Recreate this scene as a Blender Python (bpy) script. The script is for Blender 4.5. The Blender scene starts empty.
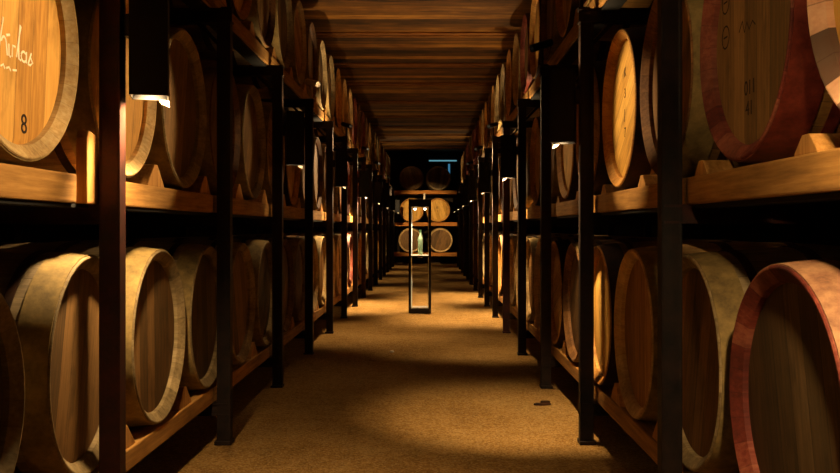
import bpy, bmesh, math, random
from mathutils import Vector, Matrix, Euler
random.seed(7)
PI = math.pi
sc = bpy.context.scene
COL = sc.collection

# ---------------------------------------------------------------- numbers
EYE = 1.04            # camera height above the floor
F = 880.0             # focal length in pixels of the 840 px frame
VX, VY = 430.0, 228.0 # where the aisle vanishes
S = 1.5               # post spacing
Y0 = 2.80             # first post seen
KMIN, KMAX = -2, 14
RACK = {'left': (-1, 0.97), 'right': (1, 0.73)}     # side sign, distance of post face from the lens axis
BACK = 0.08           # barrel heads stand this far behind the post face
RC, RB, L = 0.336, 0.366, 0.96   # chime radius, bilge radius, barrel length
TIER = {'lowest': EYE - 0.423, 'middle': EYE + 0.515, 'top': EYE + 1.505}
RAIL_TOP = {'lowest': EYE - 0.852, 'middle': EYE + 0.074, 'top': EYE + 1.068}
CEIL = EYE + 2.30
YEND = 26.4

# ---------------------------------------------------------------- materials
MATS = {}
def rgb(h):
    r, g, b = h
    f = lambda c: (c/255/12.92 if c/255 <= .04045 else ((c/255+.055)/1.055)**2.4)
    return (f(r), f(g), f(b), 1)

class NT:
    def __init__(s, name, rough=.8, metal=0.0, spec=.3):
        m = bpy.data.materials.new(name); m.use_nodes = True
        s.m = m; s.t = m.node_tree
        s.b = s.t.nodes['Principled BSDF']
        s.b.inputs['Roughness'].default_value = rough
        s.b.inputs['Metallic'].default_value = metal
        s.b.inputs['Specular IOR Level'].default_value = spec
        MATS[name] = m
    def n(s, typ, **kw):
        nd = s.t.nodes.new(typ)
        for k, v in kw.items(): setattr(nd, k, v)
        return nd
    def put(s, sock, v):
        if hasattr(v, 'node'): s.t.links.new(v, sock)
        else: sock.default_value = v
    def math(s, op, a, b=0.0, c=0.0):
        nd = s.n('ShaderNodeMath', operation=op)
        s.put(nd.inputs[0], a); s.put(nd.inputs[1], b); s.put(nd.inputs[2], c)
        return nd.outputs[0]
    def coords(s):
        return s.n('ShaderNodeTexCoord').outputs['Object']
    def mapping(s, v, scale=(1,1,1), loc=(0,0,0)):
        nd = s.n('ShaderNodeMapping'); s.put(nd.inputs['Vector'], v)
        nd.inputs['Scale'].default_value = scale
        s.put(nd.inputs['Location'], loc)
        return nd.outputs[0]
    def noise(s, v, scale, detail=4, rough=.6):
        nd = s.n('ShaderNodeTexNoise'); s.put(nd.inputs['Vector'], v)
        nd.inputs['Scale'].default_value = scale; nd.inputs['Detail'].default_value = detail
        nd.inputs['Roughness'].default_value = rough
        return nd.outputs['Fac']
    def white(s, v):
        nd = s.n('ShaderNodeTexWhiteNoise', noise_dimensions='1D'); s.put(nd.inputs['W'], v)
        return nd.outputs['Value']
    def rnd(s):
        return s.n('ShaderNodeObjectInfo').outputs['Random']
    def ramp(s, fac, stops, interp='LINEAR'):
        nd = s.n('ShaderNodeValToRGB'); s.put(nd.inputs[0], fac)
        cr = nd.color_ramp; cr.interpolation = interp
        while len(cr.elements) < len(stops): cr.elements.new(.5)
        for e, (p, c) in zip(cr.elements, stops):
            e.position = p; e.color = c if len(c) == 4 else (*c, 1)
        return nd.outputs[0]
    def mix(s, fac, a, b, mode='MIX'):
        nd = s.n('ShaderNodeMix', data_type='RGBA', blend_type=mode)
        s.put(nd.inputs['Factor'], fac); s.put(nd.inputs['A'], a); s.put(nd.inputs['B'], b)
        # color sockets are the third pair
        s.put(nd.inputs[6], a); s.put(nd.inputs[7], b)
        return nd.outputs[2]
    def bump(s, h, strength=.3, dist=.01):
        nd = s.n('ShaderNodeBump'); s.put(nd.inputs['Height'], h)
        nd.inputs['Strength'].default_value = strength; nd.inputs['Distance'].default_value = dist
        s.t.links.new(nd.outputs[0], s.b.inputs['Normal'])
    def color(s, c): s.put(s.b.inputs['Base Color'], c)

def sep(nt, v):
    nd = nt.n('ShaderNodeSeparateXYZ'); nt.put(nd.inputs[0], v)
    return nd.outputs

def wood_staves(name, dark, mid, light, nst=30, var=.34, jd=.45, patch=None, rough=.75):
    """wood that runs along X round a barrel: one tone for each stave, joints between staves, grain and stains"""
    t = NT(name, rough); co = t.coords(); r = t.rnd()
    x, y, z = sep(t, co)
    ang = t.math('MULTIPLY', t.math('ARCTAN2', z, y), nst/(2*PI))
    idx = t.math('FLOOR', ang); fr = t.math('FRACT', ang)
    wn = t.white(t.math('ADD', idx, t.math('MULTIPLY', r, 97.0)))
    shift = t.math('MULTIPLY', r, 40.0)
    cx = t.n('ShaderNodeCombineXYZ'); t.put(cx.inputs[0], shift); t.put(cx.inputs[1], shift); t.put(cx.inputs[2], shift)
    grain = t.noise(t.mapping(co, (2.5, 26, 26), cx.outputs[0]), 3.0, 5, .65)
    stain = t.noise(t.mapping(co, (1, 1, 1), cx.outputs[0]), 5.0, 4, .65)
    fac = t.math('ADD', t.math('MULTIPLY', wn, var), t.math('MULTIPLY', grain, 1-var+.15))
    c = t.ramp(fac, [(.15, dark), (.5, mid), (.85, light)])
    if patch:
        c = t.mix(t.math('GREATER_THAN', t.white(t.math('ADD', idx, t.math('ADD', 5.3, t.math('MULTIPLY', r, 31.0)))), .68), c, patch)
    c = t.mix(t.ramp(stain, [(.42, (0,0,0,1)), (.72, (.75,.75,.75,1))]), c, (dark[0]*.55, dark[1]*.55, dark[2]*.55, 1))
    edge = t.math('MULTIPLY', t.math('ABSOLUTE', t.math('SUBTRACT', fr, .5)), 2.0)
    joint = t.math('GREATER_THAN', edge, .955)
    c = t.mix(t.math('MULTIPLY', joint, jd), c, (dark[0]*.25, dark[1]*.25, dark[2]*.25, 1))
    val = t.n('ShaderNodeHueSaturation'); t.put(val.inputs['Color'], c)
    t.put(val.inputs['Value'], t.math('ADD', .8, t.math('MULTIPLY', r, .4)))
    t.color(val.outputs[0])
    t.bump(t.math('SUBTRACT', t.math('MULTIPLY', grain, .35), joint), .35, .004)
    return t.m

def wood_head(name, dark, mid, light, board=.088, rough=.7):
    """boards standing along Z across a barrel head"""
    t = NT(name, rough); co = t.coords(); r = t.rnd()
    x, y, z = sep(t, co)
    b = t.math('DIVIDE', t.math('ADD', y, t.math('MULTIPLY', r, .08)), board)
    idx = t.math('FLOOR', b); fr = t.math('FRACT', b)
    wn = t.white(t.math('ADD', idx, t.math('MULTIPLY', r, 53.0)))
    sh = t.math('MULTIPLY', r, 30.0)
    cx = t.n('ShaderNodeCombineXYZ'); t.put(cx.inputs[0], sh); t.put(cx.inputs[1], sh); t.put(cx.inputs[2], sh)
    grain = t.noise(t.mapping(co, (1, 34, 2.2), cx.outputs[0]), 2.6, 6, .65)
    stain = t.noise(t.mapping(co, (1, 2.2, 1), cx.outputs[0]), 6.0, 4, .6)
    fac = t.math('ADD', t.math('MULTIPLY', wn, .38), t.math('MULTIPLY', grain, .72))
    c = t.ramp(fac, [(.2, dark), (.52, mid), (.85, light)])
    c = t.mix(t.ramp(stain, [(.5, (0,0,0,1)), (.78, (.7,.7,.7,1))]), c, (dark[0]*.6, dark[1]*.55, dark[2]*.5, 1))
    edge = t.math('MULTIPLY', t.math('ABSOLUTE', t.math('SUBTRACT', fr, .5)), 2.0)
    joint = t.math('GREATER_THAN', edge, .97)
    c = t.mix(t.math('MULTIPLY', joint, .6), c, (dark[0]*.3, dark[1]*.3, dark[2]*.3, 1))
    t.color(c)
    t.bump(t.math('SUBTRACT', t.math('MULTIPLY', grain, .3), joint), .3, .003)
    return t.m

def timber(name, dark, mid, light, axis='y', rough=.8, board=None):
    t = NT(name, rough); co = t.coords(); r = t.rnd()
    sh = t.math('MULTIPLY', r, 30.0)
    cx = t.n('ShaderNodeCombineXYZ'); t.put(cx.inputs[0], sh); t.put(cx.inputs[1], sh); t.put(cx.inputs[2], sh)
    big = t.noise(t.mapping(co, (.35, 1.6, 1)), 1.3, 3, .6) if board else None
    sca = {'y': (26, 1.6, 26), 'x': (1.1, 22, 22), 'z': (26, 26, 1.6)}[axis]
    grain = t.noise(t.mapping(co, sca, cx.outputs[0]), 2.2, 6, .62)
    blot = t.noise(t.mapping(co, (1,1,1), cx.outputs[0]), 3.0, 4, .6)
    fac = t.math('ADD', t.math('MULTIPLY', grain, .75), t.math('MULTIPLY', blot, .3))
    if board:
        x, y, z = sep(t, co)
        b = t.math('DIVIDE', y, board); wn = t.white(t.math('FLOOR', b)); fr = t.math('FRACT', b)
        fac = t.math('ADD', fac, t.math('MULTIPLY', t.math('SUBTRACT', wn, .5), .34))
        fac = t.math('ADD', fac, t.math('MULTIPLY', t.math('SUBTRACT', big, .5), .5))
    c = t.ramp(fac, [(.3, dark), (.55, mid), (.8, light)])
    if board:
        joint = t.math('GREATER_THAN', t.math('ABSOLUTE', t.math('SUBTRACT', fr, .5)), .488)
        c = t.mix(t.math('MULTIPLY', joint, .8), c, (dark[0]*.3, dark[1]*.2, dark[2]*.2, 1))
        h = t.math('SUBTRACT', t.math('MULTIPLY', grain, .4), joint)
    else:
        h = t.math('MULTIPLY', grain, .4)
    t.color(c); t.bump(h, .4, .006)
    return t.m

def steel(name, a, b, metal=.35, rough=.6, sc_=14):
    t = NT(name, rough, metal); co = t.coords()
    n1 = t.noise(co, sc_, 5, .7)
    t.color(t.ramp(n1, [(.35, a), (.68, b)]))
    t.put(t.b.inputs['Roughness'], t.math('ADD', rough-.15, t.math('MULTIPLY', n1, .35)))
    t.bump(n1, .25, .003)
    return t.m

def plain(name, c, rough=.6, metal=0, emit=None, strength=0):
    t = NT(name, rough, metal); t.color(c)
    if emit:
        t.b.inputs['Emission Color'].default_value = emit
        t.b.inputs['Emission Strength'].default_value = strength
    return t.m

def H(s): return rgb(tuple(int(s[i:i+2], 16) for i in (0, 2, 4)))
wood_staves('stave_tan',   H('6b4c26'), H('a8804a'), H('cfa86c'))
wood_staves('stave_grey',  H('4d4130'), H('857254'), H('b09a74'))
wood_staves('stave_brown', H('443016'), H('785426'), H('a4783e'))
wood_staves('stave_rose',  H('5a3524'), H('a06c50'), H('c08a68'))
wood_staves('chime_pale',  H('83643a'), H('c4a066'), H('e2c690'), var=.2, jd=.22)
wood_staves('chime_grey',  H('564632'), H('8d7852'), H('b39c72'), var=.25, jd=.22)
wood_staves('chime_orange',H('6e4418'), H('b88038'), H('d6a254'), var=.25, jd=.25)
wood_staves('chime_brown', H('3a2412'), H('694524'), H('8c6338'), var=.3, jd=.25)
wood_staves('chime_red',   H('3c140c'), H('722c1e'), H('9a5a40'), var=.4, jd=.25)
wood_staves('chime_patch', H('7a4a30'), H('c08a66'), H('d8aa84'), var=.5, patch=H('5e4c3c'))
wood_head('head_gold',  H('86581f'), H('c48f42'), H('deae5c'))
wood_head('head_tan',   H('6b4820'), H('a3743a'), H('c2935a'))
wood_head('head_brown', H('403018'), H('6f5029'), H('977040'))
wood_head('head_dark',  H('2e2413'), H('523e22'), H('745a38'))
wood_head('head_orange',H('785018'), H('c4923c'), H('e4b45a'))
steel('hoop_rust',  H('1c120c'), H('4a2c1a'), .5, .65)
steel('hoop_dusty', H('6c5a36'), H('a08650'), .0, .8)
steel('hoop_dark',  H('15110d'), H('2c231a'), .6, .5)
steel('hoop_rose', H('6a4632'), H('a27a58'), .0, .75)
steel('hoop_red',   H('4c1a12'), H('7e3424'), .1, .45)
timber('bearer_wood', H('6e4a20'), H('a87a3c'), H('cf9e58'), 'y')
timber('wedge_wood',  H('80561f'), H('bb8644'), H('dcab66'), 'z')
timber('shelf_wood',  H('7a4818'), H('b4722c'), H('d29248'), 'x')
timber('ceiling_wood', H('22140a'), H('6e4618'), H('b88438'), 'x', board=.19)
timber('joist_wood',   H('3c200c'), H('86541f'), H('b07c38'), 'x')
steel('post_steel', H('120d0a'), H('2a1a13'), .25, .55)
steel('rail_steel', H('080706'), H('100d0b'), .0, .75)
steel('post_rust',  H('220f09'), H('461c10'), .1, .6)
plain('lamp_black', H('0c0a09'), .5, .2)
plain('lamp_white', H('f0e6d6'), .5)
plain('lamp_glow', H('ffffff'), .5, 0, (1, .72, .40, 1), 9)
plain('display_black', H('15100d'), .4, .5)
plain('spot_glow', H('ffffff'), .5, 0, (1, .88, .70, 1), 25)
plain('chalk', H('efe2c8'), .95)
plain('ink', H('2a1a10'), .9)
plain('daylight', H('000000'), .5, 0, (.22, .62, .78, 1), .35)
plain('daylight_dim', H('000000'), .5, 0, (.08, .32, .55, 1), .4)
plain('plinth_pale', H('d8cbb0'), .6)

t = NT('sand', .95, 0, .1); co = t.coords()
vo = t.n('ShaderNodeTexVoronoi'); t.put(vo.inputs['Vector'], co); vo.inputs['Scale'].default_value = 120
n1 = t.noise(co, 1.1, 5, .6); n2 = t.noise(co, 55, 6, .75); n3 = t.noise(co, 160, 3, .7); n4 = t.noise(co, 9, 4, .6)
f_ = t.math('ADD', t.math('MULTIPLY', n1, .35), t.math('ADD', t.math('MULTIPLY', n2, .45), t.math('MULTIPLY', n4, .2)))
c = t.ramp(f_, [(.33, H('7e5a2a')), (.5, H('bd904e')), (.68, H('deb878'))])
sp = t.ramp(n3, [(.60, (0,0,0,1)), (.72, (.55,.55,.55,1))])
sc_ = t.n('ShaderNodeSeparateColor'); t.put(sc_.inputs[0], vo.outputs['Color'])
c = t.mix(t.math('MULTIPLY', t.math('GREATER_THAN', sc_.outputs[0], .62), .38), c, H('6a4820'))
c = t.mix(t.math('MULTIPLY', t.math('GREATER_THAN', sc_.outputs[1], .78), .38), c, H('e0bc84'))
t.color(t.mix(sp, c, H('54381c')))
t.bump(t.math('ADD', t.math('MULTIPLY', n2, .6), t.math('ADD', t.math('MULTIPLY', n4, .9), t.math('MULTIPLY', vo.outputs['Distance'], -.8))), 1.0, .03)

t = NT('dark_stone', .9); co = t.coords()
n1 = t.noise(co, 6, 5, .7)
br = t.n('ShaderNodeTexBrick'); t.put(br.inputs['Vector'], co); br.inputs['Scale'].default_value = 2.2
br.inputs['Color1'].default_value = H('3a2c20'); br.inputs['Color2'].default_value = H('2c2119'); br.inputs['Mortar'].default_value = H('1c1510')
t.color(t.mix(n1, br.outputs[0], H('241a12'))); t.bump(n1, .5, .02)

t = NT('clear_glass', .02, 0, .5)
t.b.inputs['Transmission Weight'].default_value = 1.0
t.b.inputs['IOR'].default_value = 1.02
t.color((1, 1, 1, 1))
plain('glint_pale', H('dfe8dc'), .35)  # pale colour standing in for light caught in the pane edges
t = NT('bottle_glass', .12, 0, .6); t.color(H('9db48e'))
t.b.inputs['Transmission Weight'].default_value = .35
t = NT('bottle_dark', .3, 0, .5); t.color(H('3c5434'))
M = MATS

# ---------------------------------------------------------------- mesh helpers
class MB:
    def __init__(s): s.v = []; s.f = []
    def box(s, x0, x1, y0, y1, z0, z1, mat=None):
        b = len(s.v)
        pts = [(x, y, z) for z in (z0, z1) for y in (y0, y1) for x in (x0, x1)]
        if mat: pts = [tuple(mat @ Vector(p)) for p in pts]
        s.v += pts
        s.f += [tuple(b+i for i in q) for q in ((0,2,3,1),(4,5,7,6),(0,1,5,4),(2,6,7,3),(0,4,6,2),(1,3,7,5))]
        return s
    def prism(s, poly, axis, a, b_):
        """poly: list of 2-D points; axis 'x' (poly in y,z), 'y' (poly in x,z) or 'z' (poly in x,y)"""
        b = len(s.v); n = len(poly)
        def p(q, t):
            return {'x': (t, q[0], q[1]), 'y': (q[0], t, q[1]), 'z': (q[0], q[1], t)}[axis]
        s.v += [p(q, a) for q in poly] + [p(q, b_) for q in poly]
        s.f.append(tuple(b+i for i in range(n))); s.f.append(tuple(b+n+i for i in reversed(range(n))))
        for i in range(n):
            j = (i+1) % n
            s.f.append((b+i, b+n+i, b+n+j, b+j))
        return s
    def lathe(s, prof, n=48, axis='x', centre=(0,0,0), closed=False):
        """prof: (along, radius) points swept round the axis"""
        b = len(s.v); m = len(prof)
        for k in range(n):
            c, d = math.cos(2*PI*k/n), math.sin(2*PI*k/n)
            for a, r in prof:
                p = (a, r*c, r*d) if axis == 'x' else (r*c, r*d, a)
                s.v.append((p[0]+centre[0], p[1]+centre[1], p[2]+centre[2]))
        for k in range(n):
            k2 = (k+1) % n
            for i in range(m-1 if not closed else m):
                j = (i+1) % m
                s.f.append((b+k*m+i, b+k2*m+i, b+k2*m+j, b+k*m+j))
        return s
    def tube(s, pts, r, n=6):
        b = len(s.v); m = len(pts)
        for i, p in enumerate(pts):
            p = Vector(p)
            d = (Vector(pts[min(i+1, m-1)]) - Vector(pts[max(i-1, 0)])).normalized()
            u = d.cross(Vector((0, 0, 1)) if abs(d.z) < .9 else Vector((1, 0, 0))).normalized(); w = d.cross(u)
            for k in range(n):
                s.v.append(tuple(p + r*(math.cos(2*PI*k/n)*u + math.sin(2*PI*k/n)*w)))
        for i in range(m-1):
            for k in range(n):
                k2 = (k+1) % n
                s.f.append((b+i*n+k, b+i*n+k2, b+(i+1)*n+k2, b+(i+1)*n+k))
        s.f.append(tuple(b+k for k in reversed(range(n)))); s.f.append(tuple(b+(m-1)*n+k for k in range(n)))
        return s
    def mesh(s, name, mat, smooth=False, bevel=0):
        me = bpy.data.meshes.new(name); me.from_pydata(s.v, [], s.f)
        bm = bmesh.new(); bm.from_mesh(me)
        bmesh.ops.remove_doubles(bm, verts=bm.verts, dist=1e-6)
        bmesh.ops.recalc_face_normals(bm, faces=bm.faces)
        if bevel:
            es = [e for e in bm.edges if len(e.link_faces) == 2 and e.calc_face_angle(0) > .6]
            bmesh.ops.bevel(bm, geom=es, offset=bevel, segments=2, affect='EDGES', profile=.6, clamp_overlap=True)
        bm.to_mesh(me); bm.free()
        if smooth:
            me.polygons.foreach_set('use_smooth', [True]*len(me.polygons))
            me.set_sharp_from_angle(angle=math.radians(35))
        me.materials.append(mat)
        return me

def link(name, me, parent=None, mat=None):
    o = bpy.data.objects.new(name, me); COL.objects.link(o)
    if parent: o.parent = parent
    if mat:
        o.material_slots[0].link = 'OBJECT'; o.material_slots[0].material = mat
    return o
def thing(name, label, cat, loc=(0,0,0), rz=0, group=None):
    o = bpy.data.objects.new(name, None); COL.objects.link(o)
    o.empty_display_size = .1
    o.location = loc; o.rotation_euler = (0, 0, rz)
    o['label'] = label; o['category'] = cat
    if group: o['group'] = group
    return o
def struct(name, mb, mat, **kw):
    o = link(name, mb.mesh(name, mat, **kw)); o['kind'] = 'structure'; return o

# ---------------------------------------------------------------- setting
XL, XR = -2.55, 2.3
fl = MB(); nx, ny = 60, 260
for j in range(ny+1):
    y = -1.5 + (YEND+1.5)*j/ny
    for i in range(nx+1):
        x = XL + (XR-XL)*i/nx
        d = max(0, abs(x-(-.12))-.62)
        z = .007*math.sin(x*5.1+y*1.3)*math.sin(y*2.3-x) + .004*math.sin(x*13+y*7.7)*math.sin(y*11) - .012
        fl.v.append((x, y, z))
for j in range(ny):
    for i in range(nx):
        a = j*(nx+1)+i
        fl.f.append((a, a+1, a+nx+2, a+nx+1))
struct('floor', fl, M['sand'], smooth=True)
struct('ceiling', MB().box(XL, XR, -1.5, YEND, CEIL, CEIL+.12), M['ceiling_wood'])
struct('wall_left', MB().box(XL-.15, XL, -1.5, YEND, -.02, CEIL+.1), M['dark_stone'])
struct('wall_right', MB().box(XR, XR+.15, -1.5, YEND, -.02, CEIL+.1), M['dark_stone'])
struct('wall_back', MB().box(XL-.15, XR+.15, YEND, YEND+.15, -.02, CEIL+.1), M['dark_stone'])
struct('wall_front', MB().box(XL-.15, XR+.15, -1.65, -1.5, -.02, CEIL+.1), M['dark_stone'])
for i, y in enumerate([2.5, 4.45, 6.4, 8.35, 10.3, 12.25, 13.9, 15.9, 18.0, 19.9, 21.6, 23.3, 25.0]):
    tr = MB().box(XL, XR, y, y+.11, CEIL-.022, CEIL-.001)
    tr.box(XL, XR, y+.13, y+.20, CEIL-.03, CEIL-.001)
    struct('trim_%d' % (i+1), tr, M['joist_wood'], bevel=.004)
# daylight slits in the end wall
struct('window_1', MB().box(-.03, .80, YEND-.03, YEND+.01, EYE+2.00, EYE+2.035), M['daylight'])
struct('window_2', MB().box(.545, .60, YEND-.03, YEND+.01, EYE+1.60, EYE+1.92), M['daylight_dim'])

# ---------------------------------------------------------------- barrels
def rad(a):      # outer radius at distance a behind the front head end
    u = (a - L/2)/(L/2)
    return RB - (RB-RC)*u*u
CH = .045
def barrel_meshes():
    me = {}
    N = 60
    prof = [(-a, rad(a)) for a in [CH + (L-2*CH)*i/14 for i in range(15)]]
    # back chime, closed with the rear head
    prof += [(-L, rad(L)), (-L, rad(L)-.03), (-L+.045, rad(L)-.034), (-L+.045, .0005)]
    me['staves'] = MB().lathe(prof, N).mesh('staves', M['stave_tan'], smooth=True)
    ri = RC - .038
    prof = [(-CH, rad(CH)), (-.003, rad(.003)), (0, RC-.003), (0, RC-.007), (-.024, ri), (-.044, ri-.003)]
    me['chime'] = MB().lathe(prof, N).mesh('chime', M['chime_pale'], smooth=True)
    prof = [(-.0365, .0005), (-.0365, ri-.02), (-.039, ri-.001), (-.052, ri-.001), (-.052, .0005)]
    me['head'] = MB().lathe(prof, N).mesh('head', M['head_tan'], smooth=True)
    def hoop(a0, a1, th=.0035):
        p = [(-a0, rad(a0)-.002), (-a0, rad(a0)+th), (-a1, rad(a1)+th), (-a1, rad(a1)-.002)]
        return MB().lathe(p, N, closed=True).mesh('hoop', M['hoop_rust'], smooth=True)
    me['hoops'] = [hoop(.006, .095), hoop(.125, .152), hoop(.325, .365),
                   hoop(L-.365, L-.325), hoop(L-.152, L-.125), hoop(L-.095, L-.006)]
    return me
BM = barrel_meshes()

STYLE = {   # staves, chime, head, chime hoop, other hoops, words
    'gold':  ('stave_tan', 'chime_pale', 'head_gold', 'hoop_dusty', 'hoop_rust', 'golden-headed oak barrel with pale rim'),
    'tan':   ('stave_tan', 'chime_pale', 'head_tan', 'hoop_dusty', 'hoop_rust', 'tan oak barrel with pale rim'),
    'grey':  ('stave_grey', 'chime_grey', 'head_brown', 'hoop_dusty', 'hoop_rust', 'weathered grey-brown barrel'),
    'brown': ('stave_brown', 'chime_brown', 'head_brown', 'hoop_dusty', 'hoop_rust', 'dark brown oak barrel'),
    'dark':  ('stave_grey', 'chime_grey', 'head_dark', 'hoop_dusty', 'hoop_dark', 'dusty barrel with dark head'),
    'orange':('stave_tan', 'chime_orange', 'head_orange', 'hoop_rust', 'hoop_rust', 'orange-toned oak barrel'),
    'ringed':('stave_tan', 'chime_pale', 'head_brown', 'hoop_dusty', 'hoop_rust', 'brown-headed barrel with pale rim'),
    'red':   ('stave_brown', 'chime_red', 'head_brown', 'hoop_red', 'hoop_red', 'wine-red rimmed barrel'),
    'patch': ('stave_rose', 'chime_patch', 'head_orange', 'hoop_red', 'hoop_rust', 'barrel with patchy pink and grey rim'),
    'rose':  ('stave_rose', 'chime_red', 'head_dark', 'hoop_rose', 'hoop_rust', 'pinkish dusty barrel with red rim'),
}
ONES = ['', 'first', 'second', 'third', 'fourth', 'fifth', 'sixth', 'seventh', 'eighth', 'ninth', 'tenth', 'eleventh', 'twelfth',
        'thirteenth', 'fourteenth', 'fifteenth', 'sixteenth', 'seventeenth', 'eighteenth', 'nineteenth']
TENS = {2: ('twenty', 'twentieth'), 3: ('thirty', 'thirtieth')}
def ordinal(n):
    if n < 20: return ONES[n]
    a, b = divmod(n, 10)
    return TENS[a][1] if b == 0 else TENS[a][0] + '-' + ONES[b]

def make_barrel(loc, rz, style, label, group, roll=None, hroll=0, detail=2, name='wine_barrel'):
    st, ch, hd, h0, h1, _ = STYLE[style]
    b = thing(name, label, 'barrel', loc, rz, group)
    roll = random.uniform(0, 2*PI) if roll is None else roll
    def part(n, me, mat, r):
        o = link(n, me, b, M[mat]); o.location = (0, 0, RB); o.rotation_euler = (r, 0, 0); return o
    part('staves', BM['staves'], st, roll)
    part('chime', BM['chime'], ch, roll)
    part('head', BM['head'], hd, hroll)
    hs = BM['hoops'] if detail == 2 else BM['hoops'][:3] if detail == 1 else BM['hoops'][:1]
    for i, me in enumerate(hs):
        part('hoop', me, h0 if i in (0, 5) else h1, roll)
    return b

PLANE = {'left': -(RACK['left'][1]+BACK), 'right': RACK['right'][1]+BACK}
ROW = {('left', 'middle'): (2.30, .75), ('left', 'lowest'): (1.95, .752), ('left', 'top'): (4.90, .75),
       ('right', 'middle'): (1.56, .75), ('right', 'lowest'): (2.05, .747), ('right', 'top'): (4.60, .75)}
NEAR = {('left', 'middle'): ['gold', 'gold', 'grey', 'brown', 'grey', 'tan', 'orange', 'tan'],
        ('left', 'lowest'): ['dark', 'grey', 'grey', 'dark', 'grey', 'dark', 'brown', 'grey', 'tan'],
        ('left', 'top'): ['orange', 'brown', 'grey', 'tan'],
        ('right', 'middle'): ['patch', 'red', 'brown', 'orange', 'orange', 'orange', 'grey', 'orange'],
        ('right', 'lowest'): ['rose', 'grey', 'tan', 'orange', 'brown', 'orange', 'tan'],
        ('right', 'top'): ['brown', 'orange', 'brown', 'orange', 'red']}
BAR = {}
NUDGE = {('left', 'lowest', 1): (.03, 2.5)}
pool = ['tan', 'grey', 'brown', 'orange', 'gold', 'dark', 'tan', 'red']
for (side, tier), (y, p) in ROW.items():
    sgn = RACK[side][0]
    n = 0
    while y < 23.4:
        near = NEAR[(side, tier)]
        st = near[n] if n < len(near) else random.choice(pool)
        lab = '%s, %s from the front, %s tier of %s rack' % (STYLE[st][5], ordinal(n+1), tier, side)
        dy_, yaw = NUDGE.get((side, tier, n), (0, 0))
        BAR[(side, tier, n)] = make_barrel((PLANE[side], y+dy_, TIER[tier]-RB), (0 if side == 'left' else PI) + math.radians(yaw), st, lab,
                    'barrels on the %s tier of the %s rack' % (tier, side),
                    hroll=random.uniform(-.25, .25) if n < 3 else random.uniform(-PI, PI), detail=2 if n < 5 else 1 if n < 14 else 0)
        y += p + random.uniform(-.004, .004); n += 1

# writing on heads: strokes lie on the head board, y to the reader's right and z up
def strokes(parent, name, lines, mat, r=.0035, label=None):
    mb = MB()
    for ln in lines:
        mb.tube([(-.0362, y, z) for y, z in ln], r, 5)
    for i, v in enumerate(mb.v): mb.v[i] = (-.0362 + (v[0]+.0362)*.25, v[1], v[2])
    o = link(name, mb.mesh(name, M[mat]), parent); o.location = (0, 0, RB)
    if label: o['label'] = label
    return o
def letters(parent, txt, y, z, size, mat='ink', name='stencil_mark', label=None, shear=0):
    cu = bpy.data.curves.new('tmp', 'FONT'); cu.body = txt; cu.size = size; cu.extrude = .0004; cu.shear = shear
    ob = bpy.data.objects.new('tmp', cu); COL.objects.link(ob)
    dg = bpy.context.evaluated_depsgraph_get()
    me = bpy.data.meshes.new_from_object(ob.evaluated_get(dg))
    bpy.data.objects.remove(ob)
    for v in me.vertices:
        a, b_, c_ = v.co
        v.co = (-.0358 + c_, y + a, z + b_)
    me.materials.clear(); me.materials.append(M[mat])
    o = link('stencil_lettering', me, parent); o.location = (0, 0, RB)
    if label: o['label'] = label
    return o
a = BAR[('left', 'middle', 0)]
a['label'] = 'golden barrel with white chalk handwriting on its head, middle tier of the left rack'
def arc(cy, cz, ry, rz_, a0, a1, n=10):
    return [(cy+ry*math.cos(math.radians(a0+(a1-a0)*i/n)), cz+rz_*math.sin(math.radians(a0+(a1-a0)*i/n))) for i in range(n+1)]
W = [arc(-.125, .03, .022, .03, 60, 260) + arc(-.122, -.025, .024, .028, 100, -140),          # S
     [(-.10, -.05), (-.075, .065)], [(-.092, -.01)] + arc(-.072, -.022, .014, .026, 150, 0) + [(-.054, -.052)],   # h
     [(-.045, -.012), (-.045, -.05), (-.036, -.052)],                                              # i
     [(-.028, -.05), (-.024, -.012), (-.010, -.014)],                                              # r
     [(-.004, -.045), (.010, .02), (.022, .062), (.018, .066), (.008, .0), (.010, -.048), (.022, -.05)],   # l
     arc(.038, -.034, .015, .017, 40, 330) + [(.054, -.052)], [(.054, -.014), (.052, -.05)],       # a
     [(.064, -.05), (.082, -.012), (.075, -.024), (.090, -.044), (.076, -.054), (.062, -.052)],    # s
     [(-.06, .012), (-.04, .018)]]
W = [[(y+.015, z*.8-.03) for y, z in q] for q in W]
strokes(a, 'chalk_writing', W, 'chalk', .0035, 'white chalk cursive writing')
strokes(a, 'chalk_writing', [[(-.075, -.105), (-.06, -.098), (-.052, -.108)], [(-.045, -.105), (-.03, -.1), (-.02, -.108)], [(-.01, -.104), (.012, -.101)]], 'chalk', .0028, 'small white chalk marks')
letters(a, '8', .035, -.262, .075, label='dark stencilled numeral')
b = BAR[('right', 'middle', 1)]
letters(b, 'W', .03, .115, .09, label='dark stencilled letter')
for zz in (.13, .03):
    strokes(b, 'stencil_mark', [arc(-.21, zz, .03, .032, 0, 360, 16), [(-.225, zz), (-.195, zz)]], 'ink', .0026, 'dark circled stamp')
strokes(b, 'stencil_mark', [[(-.10, .02), (-.075, .045), (-.06, .012), (-.04, .035), (-.025, .012), (.0, .03), (.02, .015)]], 'ink', .0024, 'dark cursive scrawl')
letters(b, '011', -.06, -.16, .055, label='dark stencilled numerals')
letters(b, '41', -.05, -.215, .055, label='dark stencilled numerals')
b = BAR[('right', 'middle', 3)]
for zz, tx in ((.14, 'K'), (.05, '3'), (-.04, 'J'), (-.12, '7')):
    letters(b, tx, -.02, zz, .06, label='small dark stencilled mark')
letters(BAR[('right', 'middle', 4)], 'S', -.03, .16, .09, label='dark stencilled letter')

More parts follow.
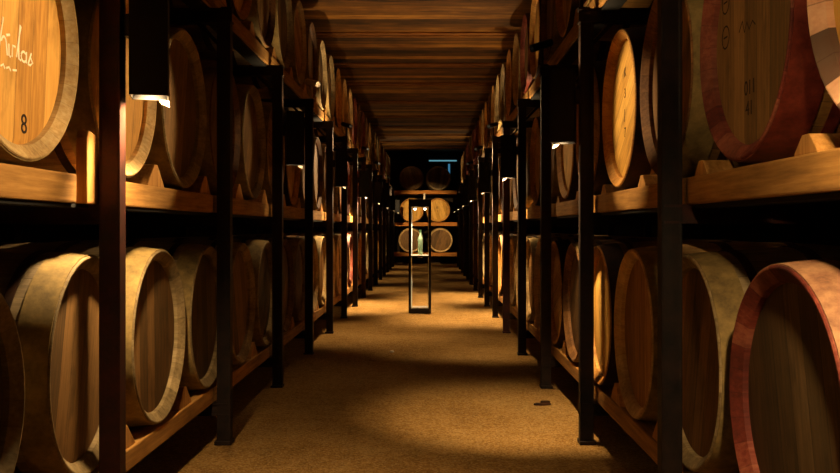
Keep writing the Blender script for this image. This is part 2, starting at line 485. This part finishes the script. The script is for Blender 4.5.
# ---------------------------------------------------------------- steel racks
def rack(side):
    sg, d = RACK[side]
    def bx(mb, a0, a1, y0, y1, z0, z1):      # a: distance from the lens axis
        x0, x1 = sorted((sg*a0, sg*a1)); mb.box(x0, x1, y0, y1, z0, z1)
    r = thing('barrel_rack', 'long dark steel barrel rack along the %s side of the aisle' % side, 'rack', (0, 0, 0), 0, 'steel barrel racks')
    rust = M['post_rust']; blk = M['post_steel']
    ptop = RAIL_TOP['top'] - .068
    for k in range(KMIN, KMAX+1):
        y = Y0 + S*k - (.02 if side == 'left' and k == 0 else 0)
        mb = MB()
        bx(mb, d, d+.010, y-.027, y+.027, 0, ptop)            # H section: two flanges and a web
        bx(mb, d+.056, d+.066, y-.027, y+.027, 0, ptop)
        bx(mb, d+.010, d+.056, y-.027, y-.019, 0, ptop)
        bx(mb, d-.004, d+.075, y-.042, y+.042, -.012, .006)       # foot plate
        link('post', mb.mesh('post', rust if (side == 'left' and k == 0) or (k > 3 and (k*7+len(side)) % 4 == 1) else blk, bevel=.002), r)
        mb = MB(); bx(mb, d+.085+L, d+.085+L+.06, y-.035, y+.035, 0, ptop)
        link('rear_post', mb.mesh('rear_post', blk), r)
        for t_ in ('lowest', 'middle', 'top'):
            zt = RAIL_TOP[t_]; h = .068 if t_ == 'top' else .06
            a0 = d-.006 if t_ == 'top' else d+.010
            mb = MB()                                          # channel across the rack, open towards the lens
            bx(mb, a0, d+.10+L, y-.020, y-.014, zt-h, zt)
            bx(mb, a0, d+.10+L, y-.029, y+.027, zt-.008, zt)
            bx(mb, a0, d+.10+L, y-.029, y+.027, zt-h, zt-h+.008)
            link('cross_beam', mb.mesh('cross_beam', M['post_rust'] if t_ == 'middle' and k == 0 else blk), r)
        if k >= 0:
            zt = ptop - .001
            poly = [(sg*(d+.066), zt-.11), (sg*(d+.066), zt-.085), (sg*(d+.145), zt), (sg*(d+.172), zt)]
            link('knee_brace', MB().prism(poly, 'y', y-.014, y+.014).mesh('knee_brace', blk), r)
    ya, yb = Y0+S*KMIN-.05, Y0+S*KMAX+.05
    for t_ in ('lowest', 'middle', 'top'):
        zt = RAIL_TOP[t_]
        y0 = ya if t_ != 'top' else Y0-.05
        mb = MB(); bx(mb, d+.10, d+.185, y0, yb, zt-.012, zt)
        link('support_bar', mb.mesh('support_bar', M['rail_steel']), r)
        mb = MB(); bx(mb, d+.08+L-.12, d+.08+L-.03, y0, yb, zt, TIER[t_]-rad(.12)-.0065)
        link('rear_rail', mb.mesh('rear_rail', M['rail_steel']), r)
    # timber bearers on the rails, one for each bay, with the wedges nailed on
    for t_ in ('lowest', 'middle', 'top'):
        zt = RAIL_TOP[t_]
        top = TIER[t_] - rad(.10) - .0065
        y1st, pitch = ROW[(side, t_)]
        n = 0
        for k in range(KMIN if t_ != 'top' else 0, KMAX):
            ya, yb = Y0+S*k+.004, Y0+S*(k+1)-.004
            if k == -1 and side == 'left': yb = Y0 - .17
            n += 1
            x0, x1 = sorted((sg*(d+.085), sg*(d+.195)))
            label = 'timber bearer on the %s beams of the %s rack, %s bay from the front' % (
                {'lowest': 'bottom', 'middle': 'middle', 'top': 'upper'}[t_], side, ordinal(n))
            o = link('timber_bearer', MB().box(x0, x1, ya, yb, zt+.001, top).mesh('timber_bearer', M['bearer_wood'], bevel=.006))
            o['label'] = label; o['category'] = 'timber'; o['group'] = 'timber bearers of the %s rack' % side
            # wedges between barrels
            q = y1st + pitch*.5 - pitch*6
            while q < yb - .1:
                if q > ya + .12 and q > 1.0:
                    wh, wb = (.045, .06) if (side, t_) == ('right', 'middle') else (.085, .10)
                    xx0, xx1 = sorted((sg*(d+.095), sg*(d+.185)))
                    w = MB().prism([(q-wb, top), (q-wb, top+.006), (q-.018, top+wh), (q+.018, top+wh), (q+wb, top+.006), (q+wb, top)], 'x', xx0, xx1)
                    link('wedge', w.mesh('wedge', M['wedge_wood'], bevel=.004), o)
                q += pitch
rack('left'); rack('right')
# upright block on the left rail beside the first post
sg, d = RACK['left']
zt = RAIL_TOP['middle']
o = link('timber_chock', MB().prism([(2.675, zt+.001), (2.80, zt+.001), (2.80, zt+.10), (2.75, zt+.215), (2.69, zt+.225), (2.675, zt+.20)], 'x', -(d+.072), -(d+.072)-.035).mesh('timber_chock', M['wedge_wood'], bevel=.004))
o['label'] = 'pale upright timber chock on the middle beam beside the rust-red post'; o['category'] = 'chock'

# ---------------------------------------------------------------- box lamps
AMB = (1.0, .68, .33)
def spot(name, loc, target, watts, angle, blend=.6, col=AMB, radius=.03):
    l = bpy.data.lights.new(name, 'SPOT'); l.energy = watts; l.spot_size = math.radians(angle); l.spot_blend = blend
    l.color = col; l.shadow_soft_size = radius
    o = bpy.data.objects.new(name, l); COL.objects.link(o); o.location = loc
    o.rotation_euler = (Vector(target)-Vector(loc)).to_track_quat('-Z', 'Y').to_euler()
    return o
ZB, ZT = EYE+.415, EYE+.765
def box_lamp(side, k, down, up, aim=None, wide=120):
    sg, d = RACK[side]
    x = sg*(d-.078); y = Y0 + S*k
    root = thing('box_lamp', ('black box lamp on the %s rack, on the %s post from the front' % (side, ordinal(k+1))) if k >= 0 else 'black box lamp on the %s rack, beside the camera\'s own place' % side, 'lamp',
                 (x, y, ZB), 0, 'black box lamps on the rack posts')
    w, h, th = .058, ZT-ZB, .004
    rz = Matrix.Rotation(-sg*math.radians(14), 4, 'Z')
    mb = MB()
    for (x0, x1, y0, y1) in ((-w, w, -w, -w+th), (-w, w, w-th, w), (-w, -w+th, -w+th, w-th), (w-th, w, -w+th, w-th)):
        mb.box(x0, x1, y0, y1, 0, h, rz)
    link('housing', mb.mesh('housing', M['lamp_black']), root)
    mb = MB(); i = w-th-.001
    for (x0, x1, y0, y1) in ((-i, i, -i, -i+.002), (-i, i, i-.002, i), (-i, -i+.002, -i, i), (i-.002, i, -i, i)):
        mb.box(x0, x1, y0, y1, .018, .06, rz)
    link('reflector', mb.mesh('reflector', M['lamp_white']), root)
    xa, xb = sorted((-sg*w, -sg*w*.15))
    poly = [(-sg*w, .0), (-sg*w*.45, .0), (-sg*w*.6, -.012), (-sg*w, -.022)]
    lp = MB().prism(poly, 'y', w-.006, w)
    lp.v = [tuple(rz @ Vector(v)) for v in lp.v]
    link('reflector_lip', lp.mesh('reflector_lip', M['lamp_white']), root)
    mb = MB().box(-i+.004, i-.004, -i+.004, i-.004, .06, .07, rz)
    link('bulb_panel', mb.mesh('bulb_panel', M['lamp_glow']), root)
    x0, x1 = sorted((sg*.05, sg*.077))
    link('bracket', MB().box(x0, x1, -.02, .02, h*.55, h*.75).mesh('bracket', M['lamp_black']), root)
    if down: spot('lamp_light', (x, y, ZB+.03), aim or (x - sg*.12, y, 0), down, wide, .7)
    if up: spot('lamp_light', (x, y, ZT-.02), (x - sg*.12, y, CEIL), up, 125, .8)
DOWN = {('left', -2): 80, ('right', -1): 75, ('left', 0): 80, ('right', 1): 135, ('left', 2): 4, ('right', 3): 52, ('left', 4): 60,
        ('right', 5): 260, ('left', 6): 320, ('right', 7): 250, ('left', 8): 60, ('right', 9): 14, ('left', 10): 34, ('right', 11): 12, ('left', 12): 34, ('right', 13): 20, ('left', 14): 30}
UP = {-2: 6, -1: 10, 0: 6, 1: 12, 2: 9, 3: 18, 4: 44, 5: 36, 6: 9, 7: 6, 8: 5, 9: 6, 10: 6, 11: 6, 12: 8, 13: 24, 14: 24}
for side, ks in (('left', range(-2, KMAX+1, 2)), ('right', range(-1, KMAX+1, 2))):
    for k in ks:
        sg, d = RACK[side]; x, y = sg*(d-.078), Y0+S*k
        aim = {-1: (1.25, 2.5, .75), -2: (-1.35, 2.4, .8), 0: (x-.15, y+.35, 0)}.get(k, (x-sg*.08, y+(.55 if k in (1, 3) else 0), 0))
        box_lamp(side, k, DOWN[(side, k)], UP[k], aim, 104 if k < 0 else 112 if k == 0 else 68 if k == 1 else 88 if k < 8 else 80)

# small spotlights clamped on the upper rails, several added only to brighten barrels
def spotlight(side, k, target, watts, angle, label, mat='lamp_black', col=AMB):
    sg, d = RACK[side]
    x, y, z = sg*(d+.03), Y0+S*k, RAIL_TOP['top'] + .002
    root = thing('spotlight', label, 'spotlight', (x, y, z), 0, 'small spotlights on the upper rails')
    link('bracket', MB().box(-.008-sg*.02, .008-sg*.02, -.008, .008, .006, .112).box(-.028-sg*.01, .028-sg*.01, -.02, .02, 0, .006).mesh('bracket', M[mat]), root)
    src = Vector((-sg*.02, 0, .135)); dirv = (Vector(target) - Vector((x, y, z)) - src).normalized()
    can = MB().lathe([(-.075, .001), (-.075, .020), (-.06, .026), (.085, .026), (.085, .023), (-.05, .023), (-.05, .001)], 20, 'x').mesh('can', M[mat], smooth=True)
    o = link('can', can, root); o.location = src; o.rotation_euler = dirv.to_track_quat('X', 'Z').to_euler()
    lens = MB().lathe([(-.049, .001), (-.049, .022), (-.044, .022), (-.044, .001)], 20, 'x').mesh('lens', M['lamp_glow'])
    o = link('lens', lens, root); o.location = src; o.rotation_euler = dirv.to_track_quat('X', 'Z').to_euler()
    p = Vector((x, y, z)) + src + dirv*.088
    spot('spot_light', p, target, watts, angle, .6, col, .02)
def accent(side, k, ty, tz, watts, angle, mat='lamp_black'):  # label is shared with the added spotlights
    other = 'left' if side == 'right' else 'right'
    spotlight(side, k, (PLANE[other], ty, EYE+tz), watts, angle,
              'small %s spotlight on top of the %s rack above %s post from the front' % ('pale' if mat == 'lamp_white' else 'black', side, ordinal(k+1) if k >= 0 else 'a near'), mat)
accent('right', 0, 2.20, .44, 190, 30)  # added out of view to light the first left barrel more frontally
accent('right', 1, 3.40, .42, 150, 22)
accent('left', 1, 3.68, .46, 170, 24)
accent('left', -2, 2.0, .70, 110, 22)
accent('right', 2, 5.1, .5, 40, 18)
accent('left', 3, 5.6, .5, 60, 24, 'lamp_white')
accent('right', 5, 8.5, .5, 330, 26)  # this and the accents below are added to brighten the far barrels
accent('left', 5, 8.6, .5, 330, 26)
accent('right', 7, 11.3, .5, 300, 26)
accent('left', 7, 10.8, .5, 300, 26)
accent('right', 9, 14.2, .5, 260, 26)
accent('left', 9, 13.4, .5, 260, 26)

# ---------------------------------------------------------------- glass display case in the aisle
dx, dy = (420-VX)/F*10.9, 10.9
case = thing('display_case', 'tall glass display case with black frame standing in the aisle', 'display case', (dx, dy, 0))
hw, Hc, zs = .138, EYE+.352, EYE-.345
for sx in (-1, 1):
    for sy in (-1, 1):
        cx, cy = sx*(hw-.015), sy*(hw-.015)
        link('frame_post', MB().box(cx-.015, cx+.015, cy-.015, cy+.015, 0, Hc-.09).mesh('frame_post', M['display_black'], bevel=.002), case)
link('top_cap', MB().box(-hw, hw, -hw, hw, Hc-.09, Hc).mesh('top_cap', M['display_black'], bevel=.004), case)
link('base', MB().box(-hw+.001, hw-.001, -hw+.001, hw-.001, 0, .05).mesh('base', M['display_black'], bevel=.003), case)
link('base_panel', MB().box(-hw+.03, hw-.03, -hw+.03, hw-.03, .051, .065).mesh('base_panel', M['plinth_pale'], bevel=.003), case)
link('shelf', MB().box(-hw+.002, hw-.002, -hw+.002, hw-.002, zs-.012, zs).mesh('shelf', M['display_black'], bevel=.002), case)
link('shelf_panel', MB().box(-hw+.03, hw-.03, -hw+.03, hw-.03, zs+.001, zs+.012).mesh('shelf_panel', M['plinth_pale'], bevel=.003), case)
for sx, sy in ((1, 0), (-1, 0), (0, 1), (0, -1)):
    for z0, z1 in ((zs+.003, Hc-.092), (.055, zs-.015)):
        if sx: mb = MB().box(sx*(hw-.012)-.002, sx*(hw-.012)+.002, -hw+.031, hw-.031, z0, z1)
        else: mb = MB().box(-hw+.031, hw-.031, sy*(hw-.012)-.002, sy*(hw-.012)+.002, z0, z1)
        link('glass_pane', mb.mesh('glass_pane', M['clear_glass']), case)
for sx in (-1, 1):
    dl = link('downlight', MB().lathe([(0, .024), (-.02, .024), (-.02, .018), (-.006, .016), (0, .001)], 20, 'z', (sx*.062, -.03, Hc-.091)).mesh('downlight', M['lamp_white'], smooth=True), case)
    link('bulb', MB().lathe([(-.038, .001), (-.036, .012), (-.012, .014), (-.012, .001)], 16, 'z', (sx*.062, -.03, Hc-.091)).mesh('bulb', M['spot_glow']), dl)
    spot('case_light', (dx+sx*.062, dy-.03, Hc-.14), (dx+sx*.03, dy, 0), 30, 100, .6, (1, .8, .52), .012)
bt = thing('glass_bottle', 'pale green glass bottle standing inside the lit display case', 'bottle', (dx+.004, dy, zs+.013))
prof = [(0, .001), (0, .026), (.006, .031), (.185, .031), (.218, .022), (.238, .0125), (.286, .0115), (.286, .001)]
link('glass_body', MB().lathe(prof, 28, 'z').mesh('glass_body', M['bottle_glass'], smooth=True), bt)
link('cap', MB().lathe([(.287, .001), (.287, .0135), (.310, .0135), (.310, .001)], 20, 'z').mesh('cap', M['bottle_dark'], smooth=True), bt)

for sx in (-1, 1):
    for sy in (-1, 1):
        for z0, z1 in ((zs+.014, Hc-.093), (.067, zs-.016)):
            cx, cy = sx*(hw-.034), sy*(hw-.013)
            link('glint_strip', MB().box(cx-.004, cx+.004, cy-.004, cy+.004, z0, z1).mesh('glint_strip', M['glint_pale']), case)  # opaque pale strips paint the bright lines along the lit pane edges
link('downlight', MB().lathe([(0, .03), (-.012, .03), (-.012, .001)], 20, 'z', (0, 0, zs-.0125)).mesh('downlight', M['lamp_white'], smooth=True), case)
spot('case_light', (dx, dy, zs-.035), (dx, dy, 0), 9, 80, .6, (1, .8, .52), .02)
# ---------------------------------------------------------------- barrel rack across the end of the aisle
YB = 25.0
er = thing('end_rack', 'wooden-shelved barrel rack across the far end of the aisle', 'rack', (0, YB, 0))
for x in (-1.35, 1.0):
    link('post', MB().box(x-.035, x+.035, -.05, -.003, 0, EYE+.92).mesh('post', M['post_rust']), er)
    link('rear_post', MB().box(x-.035, x+.035, .995, 1.05, 0, EYE+.92).mesh('rear_post', M['post_steel']), er)
link('tag', MB().box(-.185, -.135, -.012, -.004, EYE+.78, EYE+.98).mesh('tag', M['plinth_pale']), er)['label'] = 'small pale hanging tag'
TE = {'lowest': -.35, 'middle': .51, 'top': 1.42}
for nme, z in TE.items():
    zt = EYE + z - rad(.1) - .003
    zt = EYE + z - rad(.12) - .003
    for p0, p1 in ((.0, .14), (.86, .97)):
        link('shelf_plank', MB().box(-1.4, 1.05, p0, p1, zt-.10, zt).mesh('shelf_plank', M['shelf_wood'], bevel=.006), er)
XE = {'top': (-.53, .24), 'middle': (-.52, .23), 'lowest': (-.55, .30)}
stl = {'top': ('brown', 'dark'), 'middle': ('orange', 'orange'), 'lowest': ('ringed', 'ringed')}
for nme, xs in XE.items():
    for i, x in enumerate(xs):
        st = stl[nme][i]
        lab = '%s, %s of two on the %s shelf of end rack' % (STYLE[st][5], ('left', 'right')[i], nme)
        b = make_barrel((x, YB+.03, EYE+TE[nme]-RB), -PI/2, st, lab[:], 'barrels on the end rack', detail=1, hroll=random.uniform(-.3, .3))
        if nme == 'middle' and i == 1:
            letters(b, 'III', -.06, .04, .09, label='dark stencilled mark'); letters(b, 'I', -.02, -.06, .09, label='dark stencilled mark')
spotlight('left', 12, (-.05, YB, EYE+.15), 520, 32, 'small black spotlight added on top of the left rack to light the end rack')  # added lamp that brightens the end barrels

# ---------------------------------------------------------------- small things on the sand
ch = MB().prism([(-.01, -.012), (.05, -.008), (.04, .012), (.0, .01)], 'z', .0, .026).prism([(-.05, -.012), (.0, -.02), (.055, -.006), (.04, .012), (-.03, .016)], 'z', 0, .012)
o = link('wood_chip', ch.mesh('wood_chip', M['hoop_rust'], bevel=.003)); o.location = (.66, 5.2, -.006)
o['label'] = 'flat dark wood chip lying on the sandy floor'; o['category'] = 'wood chip'
pb = bmesh.new(); bmesh.ops.create_icosphere(pb, subdivisions=2, radius=.016)
for v in pb.verts: v.co = Vector((v.co.x*1.2, v.co.y, v.co.z*.6)) * random.uniform(.88, 1.1)
me = bpy.data.meshes.new('pebble'); pb.to_mesh(me); pb.free(); me.materials.append(M['lamp_white'])
o = link('pebble', me); o.location = (-.32, 7.4, .002); o['label'] = 'small pale pebble on the sandy floor'; o['category'] = 'pebble'

# ---------------------------------------------------------------- camera, world, view
cam = bpy.data.cameras.new('camera'); co_ = bpy.data.objects.new('camera', cam); COL.objects.link(co_)
cam.sensor_width = 36; cam.lens = F/840*36
cam.shift_x = -(VX-420)/840; cam.shift_y = -(236.5-VY)/840
cam.clip_start = .02; cam.clip_end = 100
co_.location = (0, 0, EYE); co_.rotation_euler = (PI/2, 0, 0)
sc.camera = co_
w = bpy.data.worlds.new('world'); sc.world = w; w.use_nodes = True
w.node_tree.nodes['Background'].inputs[0].default_value = (.02, .014, .008, 1)
w.node_tree.nodes['Background'].inputs[1].default_value = .05
vs = sc.view_settings
sc.display_settings.display_device = 'sRGB'
vs.view_transform = 'Standard'; vs.look = 'None'; vs.exposure = .45; vs.gamma = 1; vs.use_curve_mapping = False
